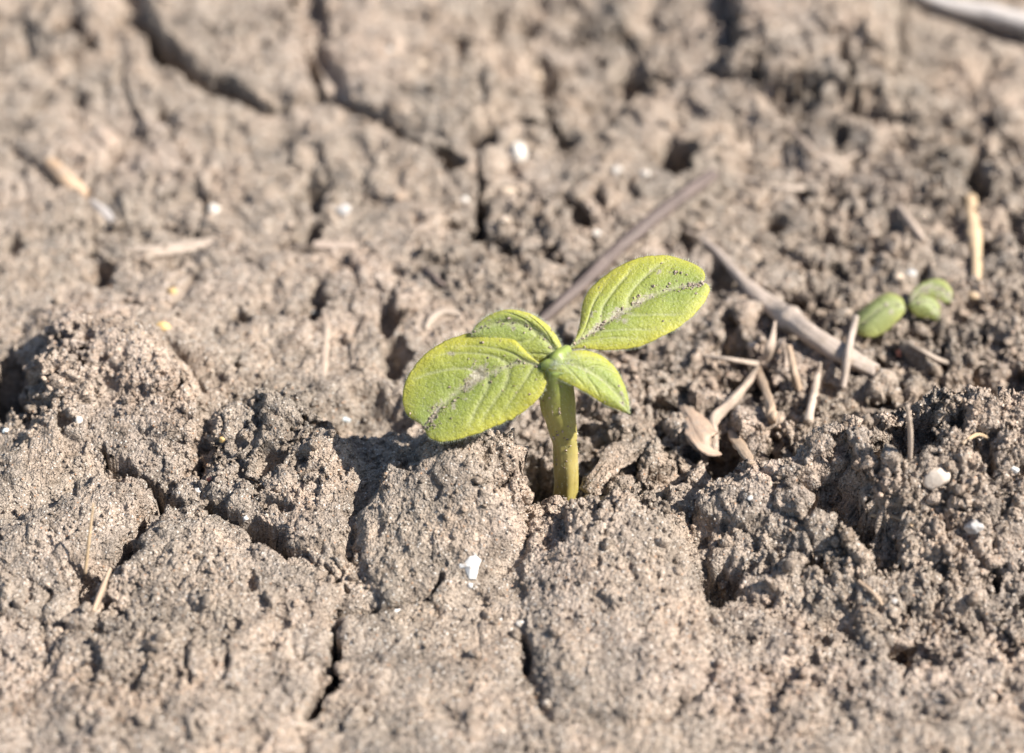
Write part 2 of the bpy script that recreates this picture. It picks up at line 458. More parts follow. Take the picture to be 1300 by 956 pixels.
XS = axis(-112, 112, 0.24)
YS = axis(-104, 40, 0.27)
_k = int(np.searchsorted(YS, 40.0))
YS = np.concatenate([YS[:_k + 1], YS[_k] + np.arange(1, 200) * 0.40])
_s, _p, _e = 0.40, YS[-1], []
while _p < 30000:
    _s *= 1.13; _p += _s; _e.append(_p)
YS = np.concatenate([YS, _e])
NX, NY = len(XS), len(YS)
X, Y = np.meshgrid(XS.astype(F), YS.astype(F))
Z0 = np.zeros_like(X)
fineX = np.gradient(XS); fineY = np.gradient(YS)
SP = np.maximum(fineX[None, :], fineY[:, None]).astype(F)      # local spacing, to fade detail that the grid cannot hold

def fade(feature):
    return np.clip((feature / SP - 1.0) / 1.5, 0, 1).astype(F)

inner = (np.abs(X) < 170) & (np.abs(Y) < 190)
def big_noise(wl, seed):
    return perlin(X, Y, Z0, wl, seed) * fade(wl)

wx = X + 1.3 * big_noise(9.0, 1) + 0.55 * big_noise(3.2, 2) + 0.22 * big_noise(1.3, 21)
wy = Y + 1.3 * big_noise(9.0, 3) + 0.55 * big_noise(3.2, 4) + 0.22 * big_noise(1.3, 22)
h = 3.2 * big_noise(85.0, 5) + 1.9 * big_noise(34.0, 6) + 1.2 * big_noise(13.0, 7)
h = h + 60 * big_noise(2500.0, 8) * np.clip((np.hypot(X, Y) - 300) / 1500, 0, 1)
lx = X + 4.0 * big_noise(22.0, 26); ly = Y + 4.0 * big_noise(22.0, 27)
lump = np.clip(0.05 + 0.6 * big_noise(48.0, 28) + 0.55 * sstep(0, 60, Y), 0, 1)
h = h + lump * (aggregate(lx, ly, Z0, 16.0, 5, 0.10, 0.16, 0.10, 0.06, 0.22) + 0.8 * aggregate(lx, ly, Z0, 8.0, 6, 0.14, 0.26, 0.18, 0.08, 0.35)) * fade(6.0)
# keep the drawn part near its own level
flat = np.exp(-(X ** 2 + (Y + 5) ** 2) / (2 * 75.0 ** 2))
h = h * (1 - 0.45 * flat)

LABEL = np.zeros(X.shape, np.int16)
sub = np.where(inner)
sx, sy = wx[sub], wy[sub]
hs = h[sub].astype(F)
lab = np.zeros(len(sx), np.int16)
# the ground between neighbouring clods lies nearly at their level; hollows are listed
LOW = [(690,600,-5),(745,622,-5),(700,575,-2),(480,530,1),(440,520,2),(500,500,1),(10,490,-2),(0,430,0),(880,560,0),(930,560,0),(900,600,0),(1000,530,0),(1060,500,0),(1130,470,0),(1200,450,0),(1290,450,0),(1040,440,0),(1150,430,0),(900,650,0),(905,690,0)]
cw = 0; cz = 0
for u, v, z in [q if c['name'] != 'right' or q[2] < 4 else (q[0], q[1], 0.0) for c in CLODS for q in c['pts']] + LOW:
    p = at(u, v, z)
    g_ = np.exp(-((sx - p[0]) ** 2 + (sy - p[1]) ** 2) / (2 * 5.5 ** 2))
    cw = cw + g_; cz = cz + g_ * (z if z <= 0 else max(0.0, z - 1.2) if z < 5 else 0.45 * z)
al_ = np.clip(cw * 1.2, 0, 1)
hs = (hs * (1 - al_) + (cz / (cw + 1e-6)) * al_).astype(F)
for ci, c in enumerate(CLODS):
    P3 = np.array([at(u, v, z) for u, v, z in c['pts']])
    sd = poly_sd(sx, sy, P3[:, :2])
    near = sd > -6
    xx, yy = sx[near], sy[near]
    wsum = 0; zs = 0
    for p in P3:
        wgt = 1.0 / ((xx - p[0]) ** 2 + (yy - p[1]) ** 2 + 6.0) ** 1.5
        wsum = wsum + wgt; zs = zs + wgt * p[2]
    top = zs / wsum
    prof = sstep(-0.8, c['edge'] * 0.7, sd[near])
    gap = np.exp(-((sd[near] + 0.6) / 0.8) ** 2) * 1.3 * sstep(0.05, 0.45, perlin(xx, yy, xx * 0, 14.0, 33 + ci))
    prof = prof * (0.9 + 0.1 * sstep(1.5, 7.0, sd[near]))
    hs[near] = hs[near] * (1 - 0.7 * prof) + (top + 0.25 * np.clip(sd[near], 0, 6) ** 0.8) * prof - gap
    lab[sd > 0] = ci + 1
jx = sx + 0.5 * perlin(sx, sy, sx * 0, 4.0, 37) + 0.35 * perlin(sx, sy, sx * 0, 1.6, 38); jy = sy + 0.5 * perlin(sx, sy, sx * 0, 4.0, 39) + 0.35 * perlin(sx, sy, sx * 0, 1.6, 42)
for pts, wd, dp in CRACKS:
    P = np.array([at(u, v, 1.5)[:2] for u, v in pts])
    d = line_d(jx, jy, P)
    wv = np.maximum(0.15, wd * (0.85 + 0.7 * perlin(sx, sy, sx * 0, 9.0, 31)))
    hs -= (1.5 * dp * sstep(1.0 * wv, 0.72 * wv, d)).astype(F)
    hs -= (0.25 * np.exp(-(d / (2.5 * wd)) ** 2)).astype(F)
for u, v, rx, ry, dp, *pz in PITS:
    p = at(u, v, pz[0] if pz else 2.0)
    q = np.hypot((sx + 2.2 * (jx - sx) - p[0]) / rx, (sy + 2.2 * (jy - sy) - p[1]) / ry)
    hs -= (1.25 * dp * sstep(1.12, 0.55, q)).astype(F)
# hollow round the stem foot
p = at(717, 640, -3)
hs -= (3.5 * np.exp(-(((sx - p[0] + 1) / 7) ** 2 + ((sy - p[1] - 3) / 7) ** 2) ** 2) * (lab == 0)).astype(F)
h[sub] = hs
LABEL[sub] = lab

crumb = 0.10 + 0.38 * big_noise(30.0, 9)
for u, v, r, s in CRUMBLY:
    p = at(u, v, 2)
    crumb = crumb + s * np.exp(-((X - p[0]) ** 2 + (Y - p[1]) ** 2) / (2 * (r * 0.6) ** 2))
crumb = np.clip(crumb, 0.06, 1.1).astype(F)
crust = crumb.copy()                                        # finer crumbs crusting the clods
for u, v, r, s in [(1150,600,34,.8),(1000,640,26,.8),(1250,700,30,.6),(1100,760,30,.5),(600,640,20,.2),(350,570,16,.5),(100,480,20,.4),(760,700,22,.3),(200,800,30,.2)]:
    p = at(u, v, 2)
    crust = crust + s * np.exp(-((X - p[0]) ** 2 + (Y - p[1]) ** 2) / (2 * (r * 0.6) ** 2))
crust = np.clip(crust, 0.06, 1.1).astype(F)
crumb *= (1 - 0.45 * sstep(20, 60, Y) * sstep(20, -30, X)); crust *= (1 - 0.4 * sstep(20, 60, Y) * sstep(20, -30, X))
# random small pits
pn = perlin(X, Y, Z0, 4.2, 12) * fade(4.0)
pn2 = perlin(X, Y, Z0, 2.1, 13) * fade(2.5)
h = h - (2.4 * sstep(0.36, 0.60, pn) * (0.22 + crumb) + 1.4 * sstep(0.40, 0.60, pn2) * (0.12 + 0.8 * crust)).astype(F)

# normals of the base surface, then displacement along them so that steep flanks overhang
dzx = np.gradient(h, XS, axis=1); dzy = np.gradient(h, YS, axis=0)
dzx = np.clip(dzx, -2.2, 2.2); dzy = np.clip(dzy, -2.2, 2.2)
nl = np.sqrt(dzx ** 2 + dzy ** 2 + 1)
nx, ny, nz = (-dzx / nl).astype(F), (-dzy / nl).astype(F), (1 / nl).astype(F)
qx = X + 0.9 * perlin(X, Y, h, 5.0, 14); qy = Y + 0.9 * perlin(X, Y, h, 5.0, 15); qz = h.astype(F)
q2x = X + 0.35 * perlin(X, Y, h, 1.7, 24); q2y = Y + 0.35 * perlin(X, Y, h, 1.7, 25)
rough_ = np.clip(0.42 + 0.8 * crust, 0, 1.3) * (1 - 0.35 * sstep(15, 55, Y))
patch = sstep(-0.12, 0.50, big_noise(15.0, 35) + 0.5 * big_noise(6.0, 36))     # smooth dusty faces against broken crumbs
cr1 = crumb * (0.25 + 0.85 * patch); cr2 = crust * (0.2 + 0.9 * patch)
disp = (0.06 + crumb) * aggregate(qx, qy, qz, 7.0, 1, 0.10, 0.24, 0.12, 0.08, 0.42) * fade(3.0)
disp += (0.08 + 0.6 * cr1 + 0.35 * cr2) * aggregate(q2x, q2y, qz, 3.1, 2, 0.10, 0.26, 0.18, 0.10, 0.55) * fade(2.0)
disp += (0.08 + 0.62 * cr2) * aggregate(q2x, q2y, qz, 1.5, 3, 0.12, 0.34, 0.20, 0.14, 0.65) * fade(1.2)
disp += (0.30 + 0.55 * cr2) * aggregate(X, Y, qz, 0.76, 4, 0.16, 0.40, 0.06, 0.15, 0.55) * fade(0.7)
disp += 0.50 * perlin(X, Y, qz, 5.5, 16) * fade(5) + 0.42 * rough_ * perlin(X, Y, qz, 2.4, 17) * fade(2.4) + 0.30 * rough_ * (0.5 + 0.6 * patch) * perlin(X, Y, qz, 1.15, 18) * fade(1.1)
disp += 0.16 * (0.5 + 0.6 * rough_) * perlin(X, Y, qz, 0.62, 19) * fade(0.6)
VX = X + nx * disp; VY = Y + ny * disp; VZ = (h + nz * disp).astype(F)
V = np.stack([VX, VY, VZ], -1).reshape(-1, 3)

# height raster for setting things down
RS, RX0, RY0, RNX, RNY = 0.3, -125.0, -115.0, 834, 860
HR = np.full((RNY, RNX), -99.0, F)
ii = ((V[:, 0] - RX0) / RS).astype(int); jj = ((V[:, 1] - RY0) / RS).astype(int)
ok = (V[:, 0] > RX0) & (V[:, 1] > RY0) & (ii < RNX) & (jj < RNY)
np.maximum.at(HR, (jj[ok], ii[ok]), V[ok, 2])
for _ in range(12):
    bad = HR < -90
    if not bad.any(): break
    HR[bad] = np.maximum(np.roll(HR, 1, 1), np.roll(HR, -1, 1))[bad]
    bad = HR < -90
    HR[bad] = np.maximum(np.roll(HR, 1, 0), np.roll(HR, -1, 0))[bad]

def gz(x, y):
    i = int(np.clip((x - RX0) / RS, 0, RNX - 1)); j = int(np.clip((y - RY0) / RS, 0, RNY - 1))
    return float(HR[j, i])

def hit(u, v, lift=0.0):
    d = ray(u, v)
    t = (26.0 - CAM[2]) / d[2]
    while True:
        p = CAM + d * t
        if p[2] <= gz(p[0], p[1]) + lift or p[2] < -25: return p
        t += 0.12

# faces by label
idx = np.arange(NX * NY, dtype=np.int32).reshape(NY, NX)
quads = np.stack([idx[:-1, :-1], idx[:-1, 1:], idx[1:, 1:], idx[1:, :-1]], -1).reshape(-1, 4)
flab = LABEL[:-1, :-1].reshape(-1)

def submesh(name, q):
    used, inv = np.unique(q.ravel(), return_inverse=True)
    return V[used], inv.reshape(-1, 4).astype(np.int32)

gv, gq = submesh('ground', quads[flab == 0])
n0 = len(gv)                                               # subsoil sheet under the clods, part of the ground
gv = np.concatenate([gv, np.array([[-140, -130, -26], [140, -130, -26], [140, 150, -26], [-140, 150, -26]], F)])
gme = fast_mesh('ground', gv, [gq, np.array([[n0, n0 + 1, n0 + 2, n0 + 3]])])
ground = link('ground', gme, M_SOIL)
ground['kind'] = 'structure'
for ci, c in enumerate(CLODS):
    v, q = submesh('soil_clod', quads[flab == ci + 1])
    e = np.concatenate([q[:, [0, 1]], q[:, [1, 2]], q[:, [2, 3]], q[:, [3, 0]]])
    key = np.sort(e, 1); key = key[:, 0].astype(np.int64) * len(v) + key[:, 1]
    _, first, cnt = np.unique(key, return_index=True, return_counts=True)
    be = e[first[cnt == 1]]
    bv, binv = np.unique(be.ravel(), return_inverse=True)
    bi = binv.reshape(-1, 2) + len(v)
    cen = v[bv].mean(0)
    low = v[bv].copy(); low[:, :2] = cen[:2] + (low[:, :2] - cen[:2]) * 0.93; low[:, 2] = -14
    vv = np.concatenate([v, low, [[cen[0], cen[1], -15]]])
    side = np.stack([be[:, 1], be[:, 0], bi[:, 0], bi[:, 1]], -1)
    bot = np.stack([bi[:, 1], bi[:, 0], np.full(len(bi), len(vv) - 1)], -1)
    me = fast_mesh('soil_clod', vv, [q, side, bot])
    o = link('soil_clod', me, M_SOIL, origin=(float(cen[0]), float(cen[1]), 0.0))
    tag(o, c['label'], 'soil clod', 'soil clods parted by cracks')

# ------------------------------------------------------------------ rocks and crumbs
def ico(subdiv):
    import bmesh
    bm = bmesh.new(); bmesh.ops.create_icosphere(bm, subdivisions=subdiv, radius=1.0)
    v = np.array([x.co[:] for x in bm.verts], F); f = np.array([[y.index for y in x.verts] for x in bm.faces], np.int32)
    bm.free(); return v, f
ICO1, ICO2, ICO3, ICO4 = ico(1), ico(2), ico(3), ico(4)

def rock_shape(base, seed, rough=0.28, cut=5):
    v = base[0].copy(); r = np.random.default_rng(seed)
    n = perlin(v[:, 0] * 1.0, v[:, 1] * 1.0, v[:, 2] * 1.0, 1.1, seed % 97) * rough + perlin(v[:, 0], v[:, 1], v[:, 2], 0.45, seed % 89 + 3) * rough * 0.45
    v = v * (1 + n)[:, None]
    for _ in range(cut):                                    # flattened facets
        d = r.normal(size=3); d /= np.linalg.norm(d); lim = r.uniform(0.55, 0.85)
        over = np.maximum(v @ d - lim, 0)
        v = v - over[:, None] * d * 0.85
    return v.astype(F)

def rand_rot(n, r):
    q = r.normal(size=(n, 4)); q /= np.linalg.norm(q, axis=1)[:, None]
    a, b, c, d = q.T
    return np.stack([np.stack([1 - 2 * (c * c + d * d), 2 * (b * c - a * d), 2 * (b * d + a * c)], -1),
                     np.stack([2 * (b * c + a * d), 1 - 2 * (b * b + d * d), 2 * (c * d - a * b)], -1),
                     np.stack([2 * (b * d - a * c), 2 * (c * d + a * b), 1 - 2 * (b * b + c * c)], -1)], -2).astype(F)

def scatter(name, n, base, smin, smax, power, seed, sink):
    r = np.random.default_rng(seed)
    x = r.uniform(-108, 108, n * 4); y = r.uniform(-98, 116, n * 4)
    ci = np.clip(np.searchsorted(XS, x), 0, NX - 1); cj = np.clip(np.searchsorted(YS, y), 0, NY - 1)
    keep = r.random(n * 4) < 0.12 + 0.8 * cr2[cj, ci]
    ci, cj = ci[keep][:n], cj[keep][:n]; n = len(ci)
    s = (smin + (smax - smin) * r.random(n) ** power).astype(F)
    P = np.stack([VX[cj, ci], VY[cj, ci], VZ[cj, ci]], -1)
    N = np.stack([nx[cj, ci], ny[cj, ci], nz[cj, ci]], -1)
    P = P + N * (s * (1 - sink))[:, None] * 0.6
    shapes = np.stack([rock_shape(base, 50 + k, 0.5, 4) for k in range(10)])
    pick = r.integers(0, 10, n)
    v = shapes[pick] * (s[:, None] * r.uniform(0.65, 1.15, (n, 3)))[:, None, :]
    v = np.einsum('nij,nvj->nvi', rand_rot(n, r), v) + P[:, None, :]
    nv = base[0].shape[0]
    f = (base[1][None] + (np.arange(n) * nv)[:, None, None]).reshape(-1, 3)
    me = fast_mesh(name, v.reshape(-1, 3), [f])
    t = np.clip(r.normal(0.45, 0.2, n), 0, 0.95); t[r.random(n) < 0.015] = 1.0
    attr(me, 'tint', np.repeat(t, nv))
    o = link(name, me, M_CRUMB)
    return o

tag(scatter('soil_grains', 34000, ICO1, 0.12, 0.48, 2.2, 11, 0.5), 'fine gritty soil grains sprinkled all over the cracked earth', 'soil grains', kind='stuff')
tag(scatter('soil_crumbs', 1500, ICO2, 0.4, 1.25, 2.0, 12, 0.55), 'small soil crumbs packed between the clods', 'soil crumbs', kind='stuff')

def make_rock(name, u, v, wpx, hpx, mat, label, cat, seed, group=None, base=ICO3, sink=0.3, rough=0.2, cut=6, deep=0.8, rot=None):
    p = hit(u, v)
    s = np.linalg.norm(p - CAM) / FPX
    a, c = wpx * s / 2, hpx * s / 2
    vv = rock_shape(base, seed, rough, cut)
    vv = vv / np.abs(vv).max(0)
    ang = rot if rot is not None else random.uniform(-0.5, 0.5)
    ca, sa = math.cos(ang), math.sin(ang)
    w3 = np.stack([vv[:, 0] * a, vv[:, 1] * c * deep * 1.1, vv[:, 2] * c * 0.95], -1)
    w3 = np.stack([w3[:, 0] * ca - w3[:, 1] * sa, w3[:, 0] * sa + w3[:, 1] * ca, w3[:, 2]], -1)
    base_p = np.array([p[0], p[1], p[2] - c * sink])
    w3 += base_p + np.array([0, 0, c * 0.25])
    me = fast_mesh(name, w3, [base[1]])
    if mat is M_CRUMB: attr(me, 'tint', np.full(len(w3), 0.45))
    o = link(name, me, mat, origin=(base_p[0], base_p[1], float(w3[:, 2].min())))
    return tag(o, label, cat, group)

# larger loose crumbs, each its own thing
r2 = np.random.default_rng(5)
nC = 0
for k in range(600):
    if nC >= 110: break
    u, v = r2.uniform(20, 1280), r2.uniform(20, 930)
    if 480 < u < 920 and 310 < v < 660: continue
    p = hit(u, v)
    i = int(np.clip(np.searchsorted(XS, p[0]), 0, NX - 1)); j = int(np.clip(np.searchsorted(YS, p[1]), 0, NY - 1))
    if r2.random() > crumb[j, i]: continue
    s = 12 + 20 * r2.random() ** 1.8
    make_rock('soil_crumb', u, v, s, s * r2.uniform(0.7, 0.95), M_CRUMB, 'loose rounded soil crumb lying on the rough earth', 'soil crumb', 200 + k, 'loose soil crumbs', base=ICO3, sink=0.45, rough=0.42, cut=3)
    nC += 1

DUST = (0.60, SOILC)
M_WHITE = plain('white shell', (0.66, 0.64, 0.60), 0.08, 0.7, 0.4, spots=DUST)
M_CREAM = plain('cream stone', (0.54, 0.46, 0.38), 0.25, 0.6, 0.7, spots=(0.66, (0.35, 0.24, 0.17)))
M_QUARTZ = plain('milky quartz', (0.62, 0.57, 0.50), 0.2, 0.7, 0.3, spots=DUST)
M_GREYST = plain('grey stone', (0.42, 0.40, 0.38), 0.2, 0.6, 0.6, spots=DUST)
M_OCHRE = plain('ochre stone', (0.60, 0.40, 0.16), 0.25, 0.7, 0.6, spots=DUST)
M_RED = plain('reddish grain', (0.50, 0.19, 0.13), 0.25, 0.9, 0.6, spots=DUST)
M_TAN = plain('tan pebble', (0.58, 0.45, 0.33), 0.2, 0.7, 0.6, spots=DUST)
M_BLUISH = plain('bluish glassy chip', (0.58, 0.66, 0.68), 0.15, 0.8, 0.25, spots=DUST)

ROCKS = [
 ('stone',1192,606,44,40,M_CREAM,'angular cream stone set in the large crumbly clod','stone'),
 ('stone',1238,668,30,22,M_GREYST,'smooth grey stone below the angular cream stone','stone'),
 ('pebble',1288,596,12,10,M_WHITE,'tiny white pebble right of the angular cream stone','pebble'),
 ('pebble',1290,634,8,14,M_WHITE,'upright white sliver near the smooth grey stone','pebble'),
 ('pebble',661,792,14,10,M_QUARTZ,'oval milky pebble on the sand at the front clod foot','pebble'),
 ('pebble',597,743,8,8,M_WHITE,'small square white chip below the torn shell piece','chip'),
 ('pebble',633,787,11,4,M_WHITE,'flat white flake beside the oval milky pebble','chip'),
 ('pebble',504,775,11,7,M_WHITE,'slanted white splinter beside the thin crack','chip'),
 ('pebble',99,534,13,14,M_QUARTZ,'white stone on the face of the rounded soil mound','pebble'),
 ('pebble',7,547,10,8,M_BLUISH,'bluish white pebble at the mound foot by the hollow','pebble'),
 ('pebble',439,533,15,9,M_BLUISH,'bluish flat chip lying in the leaf shadow','chip'),
 ('pebble',658,194,26,34,M_QUARTZ,'oblong whitish pebble between two background cracks','pebble'),
 ('pebble',783,217,17,16,M_QUARTZ,'round bright pebble above the dark twig','pebble'),
 ('pebble',819,221,14,12,M_QUARTZ,'smaller pale pebble next to the dark round hole','pebble'),
 ('pebble',645,245,26,24,M_TAN,'pale tan stone above the forked crack','pebble'),
 ('pebble',590,254,11,11,M_QUARTZ,'shiny round grain left of the forked crack','pebble'),
 ('pebble',757,296,13,11,M_QUARTZ,'pale round pebble against the dark twig','pebble'),
 ('pebble',271,267,18,20,M_QUARTZ,'cream pebble beside the pale flat straw','pebble'),
 ('pebble',205,415,26,16,M_OCHRE,'ochre yellow stone behind the rounded mound','pebble'),
 ('pebble',218,371,14,14,M_OCHRE,'small ochre pebble near the pale flat straw','pebble'),
 ('pebble',282,558,9,9,M_OCHRE,'orange grain on the pitted soil lump','pebble'),
 ('pebble',251,622,10,8,M_WHITE,'white grain at the long crack edge','pebble'),
 ('pebble',266,608,9,8,M_RED,'reddish grain above the long crack','pebble'),
 ('pebble',312,658,7,7,M_WHITE,'bright white square grain above the sandy slab','pebble'),
 ('pebble',1157,348,13,13,M_WHITE,'round white pebble behind the half buried sprout','pebble'),
 ('pebble',1141,352,14,12,M_TAN,'tan pebble behind the half buried sprout','pebble'),
 ('pebble',1143,448,10,11,M_RED,'red grain in front of the half buried sprout','pebble'),
 ('pebble',397,395,10,10,M_BLUISH,'bluish white bead in a dark crevice beside the upright pale straw','pebble'),
 ('pebble',952,632,8,8,M_WHITE,'white grain on the left end of the large crumbly clod','pebble'),
 ('pebble',997,720,9,7,M_WHITE,'white grain at the foot of the large crumbly clod','pebble'),
 ('pebble',1135,763,10,9,M_GREYST,'round grey bead in front of the large crumbly clod','pebble'),
 ('pebble',494,64,12,11,M_QUARTZ,'bright grain on the pale broad soil block','pebble'),
 ('pebble',535,80,14,13,M_TAN,'tan grain on the pale broad soil block','pebble'),
 ('pebble',683,97,14,14,M_TAN,'tan pebble on the shadowed rubble above the oblong whitish pebble','pebble'),
 ('pebble',435,268,20,22,M_GREYST,'grey rounded stone beside the dark crevice','pebble'),
 ('pebble',972,855,9,8,M_QUARTZ,'milky grain in the open soil below the large crumbly clod','pebble'),
 ('pebble',60,742,8,7,M_TAN,'tan grain in front of the smooth sandy ledge','pebble'),
 ('pebble',1075,790,9,8,M_TAN,'tan grain in front of the shallow foot of the crumbly clod','pebble'),
]
for k, (nm, u, v, wp, hp, m, lb, ct) in enumerate(ROCKS):
    big = nm == 'stone'
    make_rock(nm, u, v, wp, hp, m, lb, ct, 900 + k * 3, 'small stones and grains in the soil' if ct != 'stone' else None,
              base=ICO4 if big else ICO3, sink=0.15 if big else 0.3, rough=0.22 if big else 0.18, cut=8 if big else 4)

# torn white shell piece
def shell():
    out = [(583,716),(590,714),(596,707),(603,704),(611,711),(608,718),(606,728),(604,735),(596,735),(592,727),(590,721),(584,721)]
    p0 = hit(598, 728)
    top = np.array([onplane(u, v, p0 + np.array([0, 0, 0.5]), 0.1, 0.75) for u, v in out])
    cen = top.mean(0) + np.array([0, -0.3, 0.45])
    n = len(out); th = np.array([0, 0.35, -0.5])
    vv = np.concatenate([top, [cen], top + th, [cen + th]])
    f = []
    for i in range(n):
        j = (i + 1) % n
        f += [[j, i, n], [i + n + 1, j + n + 1, 2 * n + 1], [i, j, j + n + 1], [i, j + n + 1, i + n + 1]]
    o = link('shell_fragment', fast_mesh('shell_fragment', vv, [np.array(f)], False), M_WHITE, origin=tuple(p0))
    tag(o, 'torn white shell piece with jagged point on the sandy slope', 'shell')
shell()

# ------------------------------------------------------------------ sticks and straws
def catmull(P, n):
    P = np.asarray(P, float)
    if len(P) == 2: return P[0] + (P[1] - P[0]) * np.linspace(0, 1, n)[:, None]
    Q = np.concatenate([[2 * P[0] - P[1]], P, [2 * P[-1] - P[-2]]])
    out = []
    t = np.linspace(0, len(P) - 1 - 1e-9, n)
    for x in t:
        i = int(x); f = x - i
        a, b, c, d = Q[i:i + 4]
        out.append(0.5 * (2 * b + (c - a) * f + (2 * a - 5 * b + 4 * c - d) * f * f + (3 * b - a - 3 * c + d) * f ** 3))
    return np.array(out)

def tube(P, R, nseg=64, nr=14, rough=0.1, seed=0, flat=1.0, node=None, hollow=False):
    C = catmull(P, nseg); rr = catmull(np.asarray(R, float)[:, None] * np.ones(3), nseg)[:, 0]
    T = np.gradient(C, axis=0); T /= np.linalg.norm(T, axis=1)[:, None]
    upv = np.array([0, 0, 1.0]) if abs(T[:, 2]).max() < 0.9 else np.array([0.3, -1.0, 0.1])
    S = np.cross(T, upv); S /= np.linalg.norm(S, axis=1)[:, None]
    U = np.cross(S, T)
    L = np.concatenate([[0], np.cumsum(np.linalg.norm(np.diff(C, axis=0), axis=1))])
    a = np.linspace(0, 2 * math.pi, nr, endpoint=False)
    ridge = 1 + rough * np.random.default_rng(seed).normal(size=nr) * 0.5
    ring = np.cos(a)[None, :, None] * S[:, None, :] + flat * np.sin(a)[None, :, None] * U[:, None, :]
    q = C[:, None, :] + ring * rr[:, None, None]
    LA, CA = np.meshgrid(L, a, indexing='ij')
    nz_ = perlin(np.cos(CA) * 2.0, np.sin(CA) * 2.0, LA * 0.22 + seed, 1.0, 40) * rough * 1.5 + perlin(q[..., 0], q[..., 1], q[..., 2], 1.6, seed % 50 + 41) * rough * 0.5 + perlin(q[..., 0], q[..., 1], q[..., 2], 6.0, seed % 50 + 45) * rough * 1.2
    k = ridge[None, :] + nz_
    if node is not None:
        for nd in node: k = k + 0.38 * np.exp(-((L / L[-1] - nd) / 0.022) ** 2)[:, None]
    v = C[:, None, :] + ring * (rr[:, None] * k)[..., None]
    V_ = np.concatenate([v.reshape(-1, 3), [C[0] - T[0] * rr[0] * (-0.3 if hollow else 0.3), C[-1] + T[-1] * rr[-1] * (-0.3 if hollow else 0.3)]])
    i = np.arange(nseg * nr).reshape(nseg, nr)
    j = np.roll(i, -1, 1)
    qd = np.stack([i[:-1], j[:-1], j[1:], i[1:]], -1).reshape(-1, 4)
    tr = np.concatenate([np.stack([j[0], i[0], np.full(nr, nseg * nr)], -1), np.stack([i[-1], j[-1], np.full(nr, nseg * nr + 1)], -1)])
    al = np.concatenate([np.repeat(L, nr), [0, L[-1]]]); ar = np.concatenate([np.tile(a / math.pi * 2, nseg), [0, 0]])
    return V_, [qd, tr], al, ar, rr

def stick(name, pts, R, mat, label=None, cat=None, parent=None, origin=None, **kw):
    """pts: (u, v, lift above the surface in mm)"""
    P = [hit(u, v, l) + np.array([0, 0, 0]) for u, v, l in pts]
    V_, f, al, ar, rr = tube(P, R, **kw)
    me = fast_mesh(name, V_, f)
    attr(me, 'along', al); attr(me, 'around', ar)
    o = link(name, me, mat, parent, origin if origin is not None else tuple(P[0]))
    if label: tag(o, label, cat)
    return o

def empty(name, p, label, cat, group=None):
    o = bpy.data.objects.new(name, None); col.objects.link(o)
    o.location = np.asarray(p) * MM; o.empty_display_size = 0.005
    return tag(o, label, cat, group)

stick('twig', [(676,418,0.9),(735,365,1.3),(790,312,1.2),(845,266,0.8),(905,222,-0.4)], [0.8,1.05,1.2,1.2,1.2], M_TWIG,
      'dark reddish brown twig slanting behind the seedling leaves', 'twig', rough=0.10, seed=1)
st = empty('stalk', hit(1020, 420), 'thick bleached stalk with a swollen joint lying near the sprout', 'dry stalk')
og = tuple(np.array(st.location) / MM)
stick('stalk_shaft', [(868,292,0),(905,315,0.4),(948,362,0.8),(985,393,1.6),(1022,420,1.8),(1065,448,1.2),(1112,472,-0.6)], [0.4,0.6,1.1,1.6,1.75,1.6,1.2], M_STALK, parent=st, origin=og, rough=0.12, seed=2, node=[0.63], nseg=90)
stick('side_shoot', [(1070,492,1.0),(1078,440,3.6),(1087,402,3.4)], [0.55,0.62,0.4], M_STALK, 'thin dry shoot leaning across the bleached stalk', 'dry shoot', rough=0.14, seed=3)

rt = empty('dry_root', hit(905, 545), 'forked dry root with a broad papery base left of the crumbly clod', 'dry root')
og = tuple(np.array(rt.location) / MM)
stick('main_root', [(905,572,0.6),(905,535,1.0),(935,503,1.4),(962,470,2.4),(978,440,3.4),(984,408,4.0)], [1.3,1.2,0.95,0.9,0.8,0.25], M_BARK, parent=rt, origin=og, rough=0.24, seed=4, flat=0.75)
stick('root_branch', [(963,470,3.2),(974,500,2.4),(980,525,1.2),(981,536,0.2)], [0.6,0.7,0.75,0.55], M_ROOT, parent=rt, origin=og, rough=0.2, seed=5)
stick('root_branch', [(962,462,3.6),(930,457,2.6),(895,452,1.0)], [0.5,0.4,0.3], M_PALE, parent=rt, origin=og, rough=0.15, seed=6)
stick('root_sheath', [(866,512,-0.2),(880,536,0.6),(896,562,0.9),(914,588,0.0)], [0.8,1.9,2.5,1.2], M_SHEATH, parent=rt, origin=og, rough=0.25, seed=61, flat=0.22, nr=24)
stick('bark_strip', [(928,546,1.0),(940,566,1.4),(953,588,0.6)], [0.7,1.1,0.6], M_ROOT, 'flat brown bark strip leaning beside the forked root', 'bark strip', rough=0.2, seed=7, flat=0.4)
stick('rootlet', [(1002,440,2.0),(1008,470,1.5),(1014,495,0.4)], [0.55,0.7,0.6], M_ROOT, 'short brown rootlet hanging below the bleached stalk', 'rootlet', rough=0.2, seed=8)
stick('straw', [(1026,536,-0.3),(1031,508,1.4),(1037,480,2.6),(1041,460,3.2)], [0.85,0.7,0.55,0.3], M_PALE, 'bright pale straw standing up between stalk and crumbly clod', 'straw', rough=0.15, seed=9)
sp = empty('straw', hit(1158, 585), 'thin jointed straw sprouting from the hollow of the crumbly clod', 'straw')
og = tuple(np.array(sp.location) / MM)
b0 = hit(1156, 582); e0 = b0 + np.array([-1.4, 0.5, 10.5])
